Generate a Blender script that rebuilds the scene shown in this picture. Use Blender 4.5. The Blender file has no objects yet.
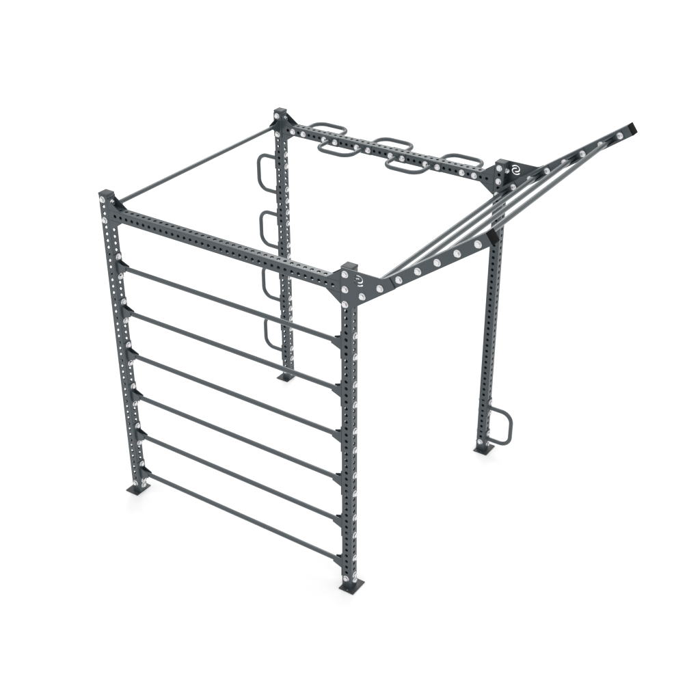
import bpy, bmesh, math
from mathutils import Matrix, Vector

# ------------------------------------------------------------------ camera, light, exposure
S = bpy.context.scene
COL = S.collection
PI = math.pi

cam_data = bpy.data.cameras.new('camera')
cam = bpy.data.objects.new('camera', cam_data)
COL.objects.link(cam)
G = 0.085                                   # height of the lowest bolt hole above the floor
cam.location = (5.3387, -5.1051, 5.4947 + G)
cam.rotation_euler = (PI / 2 - math.radians(30.983), 0, math.radians(123.620 - 90))
cam_data.sensor_width = 36.0
cam_data.lens = 1171.96 / 700 * 36
cam_data.clip_start = 0.05
cam_data.clip_end = 500
S.camera = cam

world = bpy.data.worlds.new('World')
S.world = world
world.use_nodes = True
wn = world.node_tree
bg = wn.nodes['Background']
bg.inputs['Strength'].default_value = 1.0
# white studio dome, brighter overhead than at the horizon
w_tc = wn.nodes.new('ShaderNodeTexCoord')
w_sep = wn.nodes.new('ShaderNodeSeparateXYZ')
w_map = wn.nodes.new('ShaderNodeMapRange')
w_map.inputs['To Min'].default_value = 0.74
w_map.inputs['To Max'].default_value = 1.52
w_col = wn.nodes.new('ShaderNodeCombineColor')
wn.links.new(w_tc.outputs['Generated'], w_sep.inputs['Vector'])
wn.links.new(w_sep.outputs['Z'], w_map.inputs['Value'])
for ch in ('Red', 'Green', 'Blue'):
    wn.links.new(w_map.outputs['Result'], w_col.inputs[ch])
wn.links.new(w_col.outputs['Color'], bg.inputs['Color'])


def softbox(name, loc, aim, size, power):
    d = bpy.data.lights.new(name, 'AREA')
    d.shape = 'RECTANGLE'
    d.size, d.size_y = size
    d.energy = power
    d.color = (1.0, 0.995, 0.985)
    o = bpy.data.objects.new(name, d)
    COL.objects.link(o)
    o.location = loc
    o.rotation_euler = (Vector(aim) - Vector(loc)).to_track_quat('-Z', 'Y').to_euler()
    return o


softbox('softbox_rear', (-4.5, 11.4, 10.3), (1.5, 1.0, 1.3), (5.0, 5.0), 420)

S.view_settings.view_transform = 'Standard'
S.view_settings.look = 'None'
S.view_settings.exposure = 0.0
S.view_settings.gamma = 1.0
S.render.engine = 'CYCLES'
S.render.resolution_x = S.render.resolution_y = 1024


# ------------------------------------------------------------------ materials
def mat(name, base, rough, metal=0.0, bump=0.0, bump_scale=400.0, vary=0.0, spec=0.5, coat=0.0):
    m = bpy.data.materials.new(name)
    m.use_nodes = True
    nt = m.node_tree
    b = nt.nodes['Principled BSDF']
    b.inputs['Base Color'].default_value = (*base, 1)
    b.inputs['Roughness'].default_value = rough
    b.inputs['Metallic'].default_value = metal
    b.inputs['Specular IOR Level'].default_value = spec
    b.inputs['Coat Weight'].default_value = coat
    tc = nt.nodes.new('ShaderNodeTexCoord')
    if vary:
        n = nt.nodes.new('ShaderNodeTexNoise')
        n.inputs['Scale'].default_value = 9.0
        n.inputs['Detail'].default_value = 6.0
        nt.links.new(tc.outputs['Object'], n.inputs['Vector'])
        r = nt.nodes.new('ShaderNodeMapRange')
        r.inputs['From Min'].default_value = 0.3
        r.inputs['From Max'].default_value = 0.7
        r.inputs['To Min'].default_value = rough - vary
        r.inputs['To Max'].default_value = rough + vary
        nt.links.new(n.outputs['Fac'], r.inputs['Value'])
        nt.links.new(r.outputs['Result'], b.inputs['Roughness'])
    if bump:
        n2 = nt.nodes.new('ShaderNodeTexNoise')
        n2.inputs['Scale'].default_value = bump_scale
        n2.inputs['Detail'].default_value = 2.0
        nt.links.new(tc.outputs['Object'], n2.inputs['Vector'])
        bp = nt.nodes.new('ShaderNodeBump')
        bp.inputs['Strength'].default_value = bump
        bp.inputs['Distance'].default_value = 0.0006
        nt.links.new(n2.outputs['Fac'], bp.inputs['Height'])
        nt.links.new(bp.outputs['Normal'], b.inputs['Normal'])
    return m


M_STEEL = mat('grey_powder_coated_steel', (0.041, 0.055, 0.063), 0.28, bump=0.25, vary=0.06)
M_BAR = mat('grey_coated_tube', (0.041, 0.055, 0.063), 0.20, bump=0.15, vary=0.05, coat=0.25)
M_DARK = mat('dark_coated_steel', (0.018, 0.023, 0.026), 0.45, bump=0.25, vary=0.06)
M_CAP = mat('grey_plastic_cap', (0.036, 0.044, 0.048), 0.5, bump=0.1)
M_BLACK = mat('black_plastic_cap', (0.003, 0.003, 0.003), 0.7, bump=0.1, spec=0.12)
M_ZINC = mat('bright_zinc', (0.70, 0.70, 0.71), 0.20, metal=1.0, vary=0.06)
M_FLOOR = mat('white_studio_floor', (0.90, 0.90, 0.90), 0.9, spec=0.1)


# ------------------------------------------------------------------ mesh helpers
def finish(bm, name, material, angle=32, merge=1e-5, recalc=True):
    if merge:
        bmesh.ops.remove_doubles(bm, verts=bm.verts, dist=merge)
    if recalc:
        bmesh.ops.recalc_face_normals(bm, faces=bm.faces)
    me = bpy.data.meshes.new(name)
    bm.to_mesh(me)
    bm.free()
    me.materials.append(material)
    for p in me.polygons:
        p.use_smooth = True
    me.set_sharp_from_angle(angle=math.radians(angle))
    return me


def put(name, me, parent, loc=(0, 0, 0), rot=None, label=None):
    o = bpy.data.objects.new(name, me)
    COL.objects.link(o)
    o.parent = parent
    if rot is None:
        o.location = loc
    else:
        o.matrix_basis = Matrix.Translation(loc) @ rot.to_4x4()
    if label:
        o['label'] = label
    return o


def basis(x, y, z):
    """rotation whose local axes point along x, y, z"""
    return Matrix((x, y, z)).transposed()


def add_box(bm, lo, hi, bevel=0.0, seg=2):
    vs = [bm.verts.new((x, y, z)) for x in (lo[0], hi[0]) for y in (lo[1], hi[1]) for z in (lo[2], hi[2])]
    fs = [bm.faces.new([vs[i] for i in q]) for q in
          ((0, 1, 3, 2), (4, 6, 7, 5), (0, 4, 5, 1), (2, 3, 7, 6), (0, 2, 6, 4), (1, 5, 7, 3))]
    if bevel:
        es = list({e for f in fs for e in f.edges})
        bmesh.ops.bevel(bm, geom=es, offset=bevel, segments=seg, affect='EDGES', profile=0.5)


def add_prism_y(bm, poly, y0, y1, bevel=0.0, seg=2, which='all'):
    """polygon in x,z extruded along y"""
    a = [bm.verts.new((x, y0, z)) for x, z in poly]
    b = [bm.verts.new((x, y1, z)) for x, z in poly]
    n = len(poly)
    fa = bm.faces.new(a)
    fb = bm.faces.new(b[::-1])
    side = [bm.faces.new((a[i], b[i], b[(i + 1) % n], a[(i + 1) % n])) for i in range(n)]
    if bevel:
        es = set(fa.edges) | set(fb.edges)
        if which == 'all':
            for f in side:
                es |= set(f.edges)
        bmesh.ops.bevel(bm, geom=list(es), offset=bevel, segments=seg, affect='EDGES', profile=0.5)


def add_lathe(bm, prof, n=24, phase=0.0):
    """(radius, height) profile round local z, closed at both ends"""
    rings = []
    for r, h in prof:
        if r < 1e-6:
            rings.append([bm.verts.new((0, 0, h))])
        else:
            rings.append([bm.verts.new((r * math.cos(2 * PI * i / n + phase), r * math.sin(2 * PI * i / n + phase), h))
                          for i in range(n)])
    for A, B in zip(rings, rings[1:]):
        for i in range(n):
            j = (i + 1) % n
            if len(A) == 1 and len(B) == 1:
                continue
            if len(A) == 1:
                bm.faces.new((A[0], B[i], B[j]))
            elif len(B) == 1:
                bm.faces.new((A[i], A[j], B[0]))
            else:
                bm.faces.new((A[i], A[j], B[j], B[i]))
    if len(rings[0]) > 1:
        bm.faces.new(rings[0][::-1])
    if len(rings[-1]) > 1:
        bm.faces.new(rings[-1])


def add_sweep(bm, path, r, n=16):
    """round tube along a list of points"""
    path = [Vector(p) for p in path]
    rings = []
    up = None
    for i, p in enumerate(path):
        t = (path[min(i + 1, len(path) - 1)] - path[max(i - 1, 0)]).normalized()
        if up is None:
            up = t.orthogonal().normalized()
        up = (up - t * up.dot(t)).normalized()
        s = t.cross(up)
        rings.append([bm.verts.new(p + (up * math.cos(2 * PI * k / n) + s * math.sin(2 * PI * k / n)) * r)
                      for k in range(n)])
    for A, B in zip(rings, rings[1:]):
        for k in range(n):
            bm.faces.new((A[k], A[(k + 1) % n], B[(k + 1) % n], B[k]))
    bm.faces.new(rings[0][::-1])
    bm.faces.new(rings[-1])


W = 0.075            # square tube
H = W / 2
WALL = 0.003
RC = 0.006           # corner radius of the tube
P = 0.05             # hole pitch
HR = 0.0118          # hole radius


def perforated_tube(name, z0, z1, holes_y, holes_x, material):
    """hollow square tube along local z; holes_y pierce the +-y walls, holes_x the +-x walls"""
    bm = bmesh.new()
    f = H - RC
    n4 = 6
    N = 4 * n4

    def wall(tf, holes):
        ho, hi = H, H - WALL

        def V(u, z, d):
            return bm.verts.new(tf(u, z, d))

        out = (Vector(tf(0, 0, 1)) - Vector(tf(0, 0, 0))).normalized()

        def face(vs, want):
            q = bm.faces.new(vs)
            q.normal_update()
            if q.normal.dot(want) < 0:
                q.normal_flip()

        def strip(za, zb):
            if zb - za < 1e-6:
                return
            for d, w in ((ho, out), (hi, -out)):
                face((V(-f, za, d), V(f, za, d), V(f, zb, d), V(-f, zb, d)), w)

        z = z0
        for c in holes:
            a, b = c - P / 2, c + P / 2
            strip(z, a)
            z = b
            rect = []
            for i in range(n4):
                rect.append((f - 2 * f * i / n4, b))
            for i in range(n4):
                rect.append((-f, b - P * i / n4))
            for i in range(n4):
                rect.append((-f + 2 * f * i / n4, a))
            for i in range(n4):
                rect.append((f, a + P * i / n4))
            ang = [PI / 4 + 2 * PI * i / N for i in range(N)]
            ch = 0.0010                                        # chamfered rim
            ro = [V(u, w, ho) for u, w in rect]
            ri = [V(u, w, hi) for u, w in rect]
            c1 = [V((HR + ch) * math.cos(t), c + (HR + ch) * math.sin(t), ho) for t in ang]
            c2 = [V(HR * math.cos(t), c + HR * math.sin(t), ho - ch) for t in ang]
            c3 = [V(HR * math.cos(t), c + HR * math.sin(t), hi) for t in ang]
            mid = Vector(tf(0, c, (ho + hi) / 2))
            for A, B, kind in ((ro, c1, 1), (c1, c2, 0), (c2, c3, 0), (c3, ri, -1)):
                for i in range(N):
                    j = (i + 1) % N
                    want = out * kind if kind else mid - (A[i].co + A[j].co) / 2 + out * (0.5 * HR if A is c1 else 0)
                    face((A[i], A[j], B[j], B[i]), want)
        strip(z, z1)

    wall(lambda u, z, d: (u, -d, z), holes_y)
    wall(lambda u, z, d: (-u, d, z), holes_y)
    wall(lambda u, z, d: (d, u, z), holes_x)
    wall(lambda u, z, d: (-d, -u, z), holes_x)
    for sx in (-1, 1):
        for sy in (-1, 1):
            seg = 5
            arc = [(sx * (f + RC * math.cos(PI / 2 * i / seg)), sy * (f + RC * math.sin(PI / 2 * i / seg)))
                   for i in range(seg + 1)]
            inn = [(sx * (H - WALL), sy * f), (sx * (H - WALL), sy * (H - WALL)), (sx * f, sy * (H - WALL))]
            for line, sg in ((arc, 1), (inn, -1)):
                for p, q in zip(line, line[1:]):
                    fc = bm.faces.new([bm.verts.new(v) for v in
                                       ((p[0], p[1], z0), (q[0], q[1], z0), (q[0], q[1], z1), (p[0], p[1], z1))])
                    fc.normal_update()
                    if fc.normal.dot(Vector((sx, sy, 0))) * sg < 0:
                        fc.normal_flip()
    # annular ends
    bmesh.ops.remove_doubles(bm, verts=bm.verts, dist=1e-5)
    return finish(bm, name, material, 40, recalc=False)


# ------------------------------------------------------------------ shared meshes
def bolt_mesh(nut):
    bm = bmesh.new()
    # washer, flanged base, hex head with a rounded crown and a shallow socket
    add_lathe(bm, [(0.0105, 0.0), (0.0222, 0.0), (0.0228, 0.0008), (0.0228, 0.0030), (0.0220, 0.0038), (0.0105, 0.0038)], 32)
    add_lathe(bm, [(0.010, 0.0038), (0.0195, 0.0038), (0.0195, 0.0052), (0.0165, 0.0070), (0.010, 0.0072)], 32)
    add_lathe(bm, [(0.010, 0.0060), (0.0172, 0.0060), (0.0174, 0.0150), (0.0152, 0.0172), (0.0098, 0.0176),
                   (0.0092, 0.0166), (0.0, 0.0164)], 6, PI / 6)
    add_lathe(bm, [(0.0, 0.001), (0.0098, 0.001), (0.0098, -0.087), (0.0, -0.088)], 16)
    if nut:
        add_lathe(bm, [(0.0222, -0.0815), (0.0222, -0.0850), (0.0098, -0.0850)][::1], 24)
        add_lathe(bm, [(0.0168, -0.0850), (0.0172, -0.0960), (0.0150, -0.0975), (0.0, -0.0975)], 6)
        add_lathe(bm, [(0.0098, -0.0975), (0.0098, -0.1010), (0.0085, -0.1020), (0.0, -0.1020)], 16)
    return finish(bm, 'bolt', M_ZINC, 25, merge=0)


BOLT = bolt_mesh(False)
BOLT_NUT = bolt_mesh(True)

DIRS = {'-Y': basis((1, 0, 0), (0, 0, 1), (0, -1, 0)),
        '+X': basis((0, 1, 0), (0, 0, 1), (1, 0, 0))}
SPIN = [0]


def bolt(parent, loc, d, nut=False):
    """loc = where the washer meets the surface, in the parent's frame"""
    SPIN[0] += 1
    spin = Matrix.Rotation(SPIN[0] * 0.7, 3, 'Z')
    inv = parent.matrix_basis.inverted()
    L = inv @ Vector(loc)
    R = inv.to_3x3() @ DIRS[d] @ spin
    return put('bolt', BOLT_NUT if nut else BOLT, parent, L, R)


def bracket_mesh():
    """flange on a post (local x=0 plane) with two tapered side plates that hold a round bar along +x"""
    bm = bmesh.new()
    add_box(bm, (0.0004, -H + 0.001, -0.097), (0.006, H - 0.001, 0.097), 0.0012)
    poly = [(0.005, -0.047), (0.074, -0.019), (0.084, -0.0165), (0.084, 0.0165), (0.074, 0.019), (0.005, 0.047)]
    for y in (-0.0215, 0.0175):
        add_prism_y(bm, poly, y, y + 0.004, 0.0007, 1)
    return finish(bm, 'mounting_bracket', M_STEEL, 30, merge=0)


BRACKET = bracket_mesh()


def bar_mesh(name, length, r):
    bm = bmesh.new()
    add_lathe(bm, [(r, 0.0), (r, length)], 32)
    return finish(bm, name, M_BAR, 40)


def d_handle():
    """U-shaped grip: legs at z = +-0.15, reaching 0.2 along +x from the post face x=0"""
    r = 0.0165
    R = 0.085
    X = 0.2005
    zz = 0.15
    pts = [(0.006, 0, -zz)]
    pts.append((X - R, 0, -zz))
    for i in range(1, 11):
        a = PI / 2 * i / 10
        pts.append((X - R + R * math.sin(a), 0, -zz + R - R * math.cos(a)))
    for i in range(0, 10):
        a = PI / 2 * i / 10
        pts.append((X - R + R * math.cos(a), 0, zz - R + R * math.sin(a)))
    pts.append((X - R, 0, zz))
    pts.append((0.006, 0, zz))
    bm = bmesh.new()
    add_sweep(bm, pts, r, 20)
    return finish(bm, 'grip_handle', M_BAR, 50)


HANDLE = d_handle()


def handle_flange():
    bm = bmesh.new()
    add_box(bm, (0.0004, -H + 0.001, -0.076), (0.006, H - 0.001, 0.076), 0.0012)
    # weld bead round the leg
    add_bead(bm, 0.0165)
    return finish(bm, 'flange', M_STEEL, 30, merge=0)


def add_bead(bm, r):
    n = 24
    prof = [(r + 0.0045, 0.0058), (r + 0.0025, 0.0085), (r - 0.001, 0.0105)]
    rings = [[bm.verts.new((h, q * math.cos(2 * PI * k / n), q * math.sin(2 * PI * k / n))) for k in range(n)]
             for q, h in prof]
    for A, B in zip(rings, rings[1:]):
        for k in range(n):
            bm.faces.new((A[k], A[(k + 1) % n], B[(k + 1) % n], B[k]))


FLANGE = handle_flange()


# ------------------------------------------------------------------ the setting
def floor():
    bm = bmesh.new()
    s = 90
    n = 12
    g = [[bm.verts.new((-s + 2 * s * i / n, -s + 2 * s * j / n, 0)) for j in range(n + 1)] for i in range(n + 1)]
    for i in range(n):
        for j in range(n):
            bm.faces.new((g[i][j], g[i + 1][j], g[i + 1][j + 1], g[i][j + 1]))
    o = bpy.data.objects.new('floor', finish(bm, 'floor', M_FLOOR))
    COL.objects.link(o)
    o['kind'] = 'structure'
    o['label'] = 'seamless white studio floor under the rig'
    return o


floor()

# ------------------------------------------------------------------ the rig
L = 1.94                                    # post centre to post centre, both ways
rig = bpy.data.objects.new('gym_rig', None)
COL.objects.link(rig)
rig.empty_display_size = 0.3
rig['label'] = 'dark grey bolted steel training rig with ladder rungs, grip handles and slanted bars'
rig['category'] = 'gym rig'

TOP = 2.392 + G
BEAM_Z = 2.25 + G

# --- uprights with cap and foot
post_me = perforated_tube('upright_post', 0.008, TOP - 0.014, [G + P * k for k in range(48)],
                          [G - 0.025 + P * k for k in range(48)], M_STEEL)


def cap_mesh():
    bm = bmesh.new()
    e = H + 0.0012
    add_box(bm, (-e, -e, TOP - 0.018), (e, e, TOP), 0.0045, 3)
    return finish(bm, 'end_cap', M_CAP, 30)


def foot_mesh(out):
    """foot plate: flush on the inner side, reaching outwards, with two anchor holes"""
    bm = bmesh.new()
    x0, x1 = (-0.0785, 0.0395) if out < 0 else (-0.0395, 0.0785)
    add_box(bm, (x0, -0.0765, 0.0), (x1, 0.0765, 0.008), 0.0015)
    me = finish(bm, 'base_plate', M_DARK, 30)
    cut = bmesh.new()
    for s in (-1, 1):
        n = 20
        ring = [[cut.verts.new(((x0 + x1) / 2 + 0.007 * math.cos(2 * PI * k / n),
                                s * 0.0585 + 0.007 * math.sin(2 * PI * k / n), z)) for k in range(n)] for z in (-0.01, 0.02)]
        cut.faces.new(ring[0][::-1])
        cut.faces.new(ring[1])
        for k in range(n):
            cut.faces.new((ring[0][k], ring[0][(k + 1) % n], ring[1][(k + 1) % n], ring[1][k]))
    return boolean(me, cut, 'base_plate', M_DARK)


def boolean(me, cutter_bm, name, material):
    """subtract a closed cutter from a mesh, return the resulting mesh data"""
    bmesh.ops.recalc_face_normals(cutter_bm, faces=cutter_bm.faces)
    cm = bpy.data.meshes.new('cutter')
    cutter_bm.to_mesh(cm)
    cutter_bm.free()
    a = bpy.data.objects.new('blank', me)
    c = bpy.data.objects.new('cutter', cm)
    COL.objects.link(a)
    COL.objects.link(c)
    m = a.modifiers.new('cut', 'BOOLEAN')
    m.operation = 'DIFFERENCE'
    m.solver = 'EXACT'
    m.object = c
    bpy.context.view_layer.update()
    res = bpy.data.meshes.new_from_object(a.evaluated_get(bpy.context.evaluated_depsgraph_get()))
    bpy.data.objects.remove(a)
    bpy.data.objects.remove(c)
    res.name = name
    for p in res.polygons:
        p.use_smooth = True
    res.set_sharp_from_angle(angle=math.radians(30))
    return res


cap_me = cap_mesh()
foot_out = {-1: foot_mesh(-1), 1: foot_mesh(1)}
posts = {}
for key, (px, py, side) in {'fl': (0, 0, -1), 'fr': (L, 0, 1), 'bl': (0, L, -1), 'br': (L, L, 1)}.items():
    p = put('upright_post', post_me, rig, (px, py, 0))
    posts[key] = p
    put('end_cap', cap_me, p)
    put('base_plate', foot_out[side], p, label='dark flat foot plate')
    bolt(p, (px, py - H, G), '-Y')
    if key != 'br':
        bolt(p, (px + H, py, G - 0.025), '+X')

# --- cross beams, front and back
beam_me = perforated_tube('cross_beam', H + 0.006, L - H - 0.006, [0.095 + P * k for k in range(36)],
                          [0.120 + P * k for k in range(35)], M_STEEL)


def beam_end_mesh():
    """end flange with four triangular gussets, flush with the beam faces; local x runs along the beam"""
    bm = bmesh.new()
    add_box(bm, (0.0004, -H + 0.0005, -0.110), (0.006, H - 0.0005, 0.110), 0.0010)
    for s in (-1, 1):
        tri = [(0.0055, s * (H - 0.0005)), (0.108, s * (H - 0.0005)), (0.0055, s * 0.109)]
        for y in (-H + 0.0004, H - 0.0054):
            add_prism_y(bm, tri if s > 0 else tri[::-1], y, y + 0.005, 0.0008, 1)
    return finish(bm, 'end_bracket', M_STEEL, 30, merge=0)


beam_end = beam_end_mesh()
ALONG_X = basis((0, 0, 1), (0, 1, 0), (1, 0, 0))       # local z -> +X, local x -> +Z, local y -> +Y (mirrored axes fixed below)
ALONG_X = basis((0, 0, -1), (0, 1, 0), (1, 0, 0))
beams = {}
for key, y in (('front', 0.0), ('back', L)):
    b = put('cross_beam', beam_me, rig, (0, y, BEAM_Z), ALONG_X)
    beams[key] = b
    inv = b.matrix_basis.inverted()

    def sub(me, name, world_loc, R):
        return put(name, me, b, inv @ Vector(world_loc), inv.to_3x3() @ R)

    sub(beam_end, 'end_bracket', (H, y, BEAM_Z), Matrix.Identity(3))
    sub(beam_end, 'end_bracket', (L - H, y, BEAM_Z), Matrix.Rotation(PI, 3, 'Z'))
    for dz in (-0.075, 0.075):
        bolt(b, (H + 0.006, y, BEAM_Z + dz), '+X')
        bolt(b, (L + H, y, BEAM_Z + dz), '+X')


def subpart(parent, name, me, world_loc, R):
    inv = parent.matrix_basis.inverted()
    return put(name, me, parent, inv @ Vector(world_loc), inv.to_3x3() @ R)


# --- ladder rungs between the two front posts
R_BAR = 0.017
rung_me = bar_mesh('ladder_rung', L - W - 0.012, R_BAR)
ROT_Z180 = Matrix.Rotation(PI, 3, 'Z')
for k in range(6):
    z = G + 0.100 + 0.35 * k
    r = put('ladder_rung', rung_me, rig, (H + 0.006, 0, z), ALONG_X)
    subpart(r, 'mounting_bracket', BRACKET, (H, 0, z), Matrix.Identity(3))
    subpart(r, 'mounting_bracket', BRACKET, (L - H, 0, z), ROT_Z180)
    for dz in (-0.075, 0.075):
        bolt(r, (H + 0.006, 0, z + dz), '+X')
        bolt(r, (L + H, 0, z + dz), '+X')

# --- single pull-up bar on the left side
ALONG_Y = basis((1, 0, 0), (0, 0, -1), (0, 1, 0))
pull_me = bar_mesh('pull_up_bar', L - W - 0.012, 0.0158)
z = G + 2.275
r = put('pull_up_bar', pull_me, rig, (0, H + 0.006, z), ALONG_Y)
ROT_P90 = Matrix.Rotation(PI / 2, 3, 'Z')
ROT_M90 = Matrix.Rotation(-PI / 2, 3, 'Z')
subpart(r, 'mounting_bracket', BRACKET, (0, H, z), ROT_P90)
subpart(r, 'mounting_bracket', BRACKET, (0, L - H, z), ROT_M90)
for dz in (-0.075, 0.075):
    bolt(r, (0, -H, z + dz), '-Y')
    bolt(r, (0, L - H - 0.006, z + dz), '-Y')

# --- D handles on the left back post (reaching to -X) and one low on the right back post (+X)
for c in (0.325, 0.825, 1.325, 1.825):
    z = G + c
    h = put('grip_handle', HANDLE, rig, (-H, L, z), ROT_Z180)
    for s in (-0.15, 0.15):
        subpart(h, 'flange', FLANGE, (-H, L, z + s), ROT_Z180)
        for q in (-0.05, 0.05):
            bolt(h, (H, L, z + s + q), '+X')
z = G + 0.175
h = put('grip_handle', HANDLE, rig, (L + H, L, z), Matrix.Identity(3))
for s in (-0.15, 0.15):
    subpart(h, 'flange', FLANGE, (L + H, L, z + s), Matrix.Identity(3))
    for q in (-0.05, 0.05):
        bolt(h, (L + H + 0.006, L, z + s + q), '+X', nut=True)

# --- horizontal handles on both sides of the back beam
BACKW = basis((0, 1, 0), (0, 0, 1), (1, 0, 0))          # handle lies flat, reaching to +Y
FRONTW = basis((0, -1, 0), (0, 0, -1), (1, 0, 0))       # reaching to -Y
for c in (0.345, 0.945, 1.545):
    h = put('grip_handle', HANDLE, rig, (c, L + H, BEAM_Z), BACKW)
    for s in (-0.15, 0.15):
        subpart(h, 'flange', FLANGE, (c + s, L + H, BEAM_Z), BACKW)
        for q in (-0.05, 0.05):
            x = c + s + q
            shared = 0.43 < x < 1.46
            bolt(h, (x, L - H - (0.006 if shared else 0.0), BEAM_Z), '-Y')
for c in (0.645, 1.245):
    h = put('grip_handle', HANDLE, rig, (c, L - H, BEAM_Z), FRONTW)
    for s in (-0.15, 0.15):
        subpart(h, 'flange', FLANGE, (c + s, L - H, BEAM_Z), FRONTW)

# --- slanted arms with their gusset plates
ANG = math.atan2(0.0884, 0.1212)
U = Vector((math.cos(ANG), 0, math.sin(ANG)))           # along the arm
V = Vector((-math.sin(ANG), 0, math.cos(ANG)))          # across the arm, upwards
O = Vector((L, 0, G + 2.15))                            # first hole of the arm line, in the post
STEP = 0.15
PT = 0.007                                              # plate thickness


def arm_pt(a, b):
    q = O + U * a + V * b
    return (q.x, q.z)


def line_x(x, b):
    """point of the arm edge at offset b where it crosses the vertical at x"""
    a = (x - O.x + math.sin(ANG) * b) / math.cos(ANG)
    return arm_pt(a, b)


def arm_mesh():
    bm = bmesh.new()
    x0 = L + H + 0.0015
    poly = [line_x(x0, -H), arm_pt(1.1275, -H), arm_pt(1.1275, H), line_x(x0, H)]
    add_prism_y(bm, poly, -H, H, 0.0045, 3)
    return finish(bm, 'slanted_arm', M_STEEL, 30)


def arm_cap_mesh():
    bm = bmesh.new()
    poly = [arm_pt(1.1270, -H - 0.0006), arm_pt(1.1330, -H - 0.0006), arm_pt(1.1330, H + 0.0006), arm_pt(1.1270, H + 0.0006)]
    add_prism_y(bm, poly, -H - 0.0006, H + 0.0006, 0.0015, 2)
    return finish(bm, 'end_cap', M_BLACK, 30)


def hook_cutter(bm, path, width, y0, y1):
    """constant-width stroke following path, extruded through the plate"""
    pts = [Vector(p) for p in path]
    left, right = [], []
    for i, p in enumerate(pts):
        t = (pts[min(i + 1, len(pts) - 1)] - pts[max(i - 1, 0)]).normalized()
        n = Vector((-t.y, t.x)) * width / 2
        left.append(p + n)
        right.append(p - n)
    m = len(pts)
    A = [[bm.verts.new((q.x, y, q.y)) for q in left] for y in (y0, y1)]
    B = [[bm.verts.new((q.x, y, q.y)) for q in right] for y in (y0, y1)]
    for i in range(m - 1):
        bm.faces.new((A[0][i], A[0][i + 1], B[0][i + 1], B[0][i]))
        bm.faces.new((A[1][i], B[1][i], B[1][i + 1], A[1][i + 1]))
        bm.faces.new((A[0][i], A[1][i], A[1][i + 1], A[0][i + 1]))
        bm.faces.new((B[0][i], B[0][i + 1], B[1][i + 1], B[1][i]))
    bm.faces.new((A[0][0], B[0][0], B[1][0], A[1][0]))
    bm.faces.new((A[0][-1], A[1][-1], B[1][-1], B[0][-1]))


def hook_path():
    """one half of the cut-out emblem: a round hook whose end turns back inside (unit radius)"""
    key = [(-0.97, 0.60), (-0.72, 0.84), (-0.30, 1.0), (0.18, 1.0), (0.60, 0.80), (0.84, 0.45), (0.86, 0.10),
           (0.66, -0.20), (0.28, -0.36), (-0.22, -0.43)]
    ext = [tuple(2 * p - q for p, q in zip(key[0], key[1]))] + key + [tuple(2 * p - q for p, q in zip(key[-1], key[-2]))]
    pts = []
    for i in range(1, len(ext) - 2):
        p0, p1, p2, p3 = (Vector(ext[j]) for j in range(i - 1, i + 3))
        for k in range(4):
            t = k / 4
            pts.append(0.5 * (2 * p1 + (p2 - p0) * t + (2 * p0 - 5 * p1 + 4 * p2 - p3) * t * t
                              + (3 * p1 - p0 - 3 * p2 + p3) * t ** 3))
    pts.append(Vector(key[-1]))
    return [(p.x, p.y) for p in pts]


def plate_mesh(y0, y1):
    bm = bmesh.new()
    xl = L - H + 0.0055
    top = TOP - 0.003
    b = 0.0395
    # where the plate's level top edge meets the upper edge of the arm
    a_top = (top - O.z - b * math.cos(ANG)) / math.sin(ANG)
    end = 0.396
    poly = [(xl, O.z - 0.034), (L + 0.018, O.z - 0.034), line_x(L + 0.055, -b), arm_pt(end, -b), arm_pt(end, b), arm_pt(a_top + 0.008, b),
            (arm_pt(a_top, b)[0] - 0.008, top), (xl, top)]
    add_prism_y(bm, poly, y0, y1, 0.001, 1)
    me = finish(bm, 'gusset_plate', M_STEEL, 30)
    cx, cz = L + 0.0915, G + 2.332
    k = 0.0315
    hp = hook_path()
    cut1, cut2 = bmesh.new(), bmesh.new()
    hook_cutter(cut1, [(cx + k * x, cz + k * zz) for x, zz in hp], 0.0080, y0 - 0.01, y1 + 0.01)
    hook_cutter(cut2, [(cx - k * x, cz - k * zz) for x, zz in hp], 0.0080, y0 - 0.01, y1 + 0.01)
    me = boolean(me, cut1, 'gusset_plate', M_STEEL)
    return boolean(me, cut2, 'gusset_plate', M_STEEL)


arm_me = arm_mesh()
arm_cap_me = arm_cap_mesh()
for y, (ya, yb) in ((0.0, (-H - PT - 0.0003, -H - 0.0003)), (L, (H + 0.0003, H + PT + 0.0003))):
    a = put('slanted_arm', arm_me, rig, (0, y, 0))
    put('end_cap', arm_cap_me, a, label='black plastic end cap')
    put('gusset_plate', plate_mesh(ya, yb), a)
    yo = y - H - (PT if y == 0 else 0.0)
    for zz in (2.35, 2.25):
        bolt(a, (L, yo, G + zz), '-Y')

# --- bars between the two arms
slant_me = bar_mesh('slanted_rack_bar', L - W - 0.012, R_BAR)
Zb = V
# bracket frames: local x = along the bar, local z = along the arm
FRAME_F = basis(Vector((0, 1, 0)), U.cross(Vector((0, 1, 0))), U)
FRAME_B = basis(Vector((0, -1, 0)), U.cross(Vector((0, -1, 0))), U)
for k in range(4):
    c = O + U * (STEP * (2 * k + 0.5))
    r = put('slanted_rack_bar', slant_me, rig, (c.x, H + 0.006, c.z), ALONG_Y)
    subpart(r, 'mounting_bracket', BRACKET, (c.x, H, c.z), FRAME_F)
    subpart(r, 'mounting_bracket', BRACKET, (c.x, L - H, c.z), FRAME_B)
    for i in (2 * k, 2 * k + 1):
        q = O + U * (STEP * i)
        bolt(r, (q.x, -H - (PT if i < 3 and i * STEP < 0.39 else 0.0), q.z), '-Y')
        bolt(r, (q.x, L - H - 0.006, q.z), '-Y')
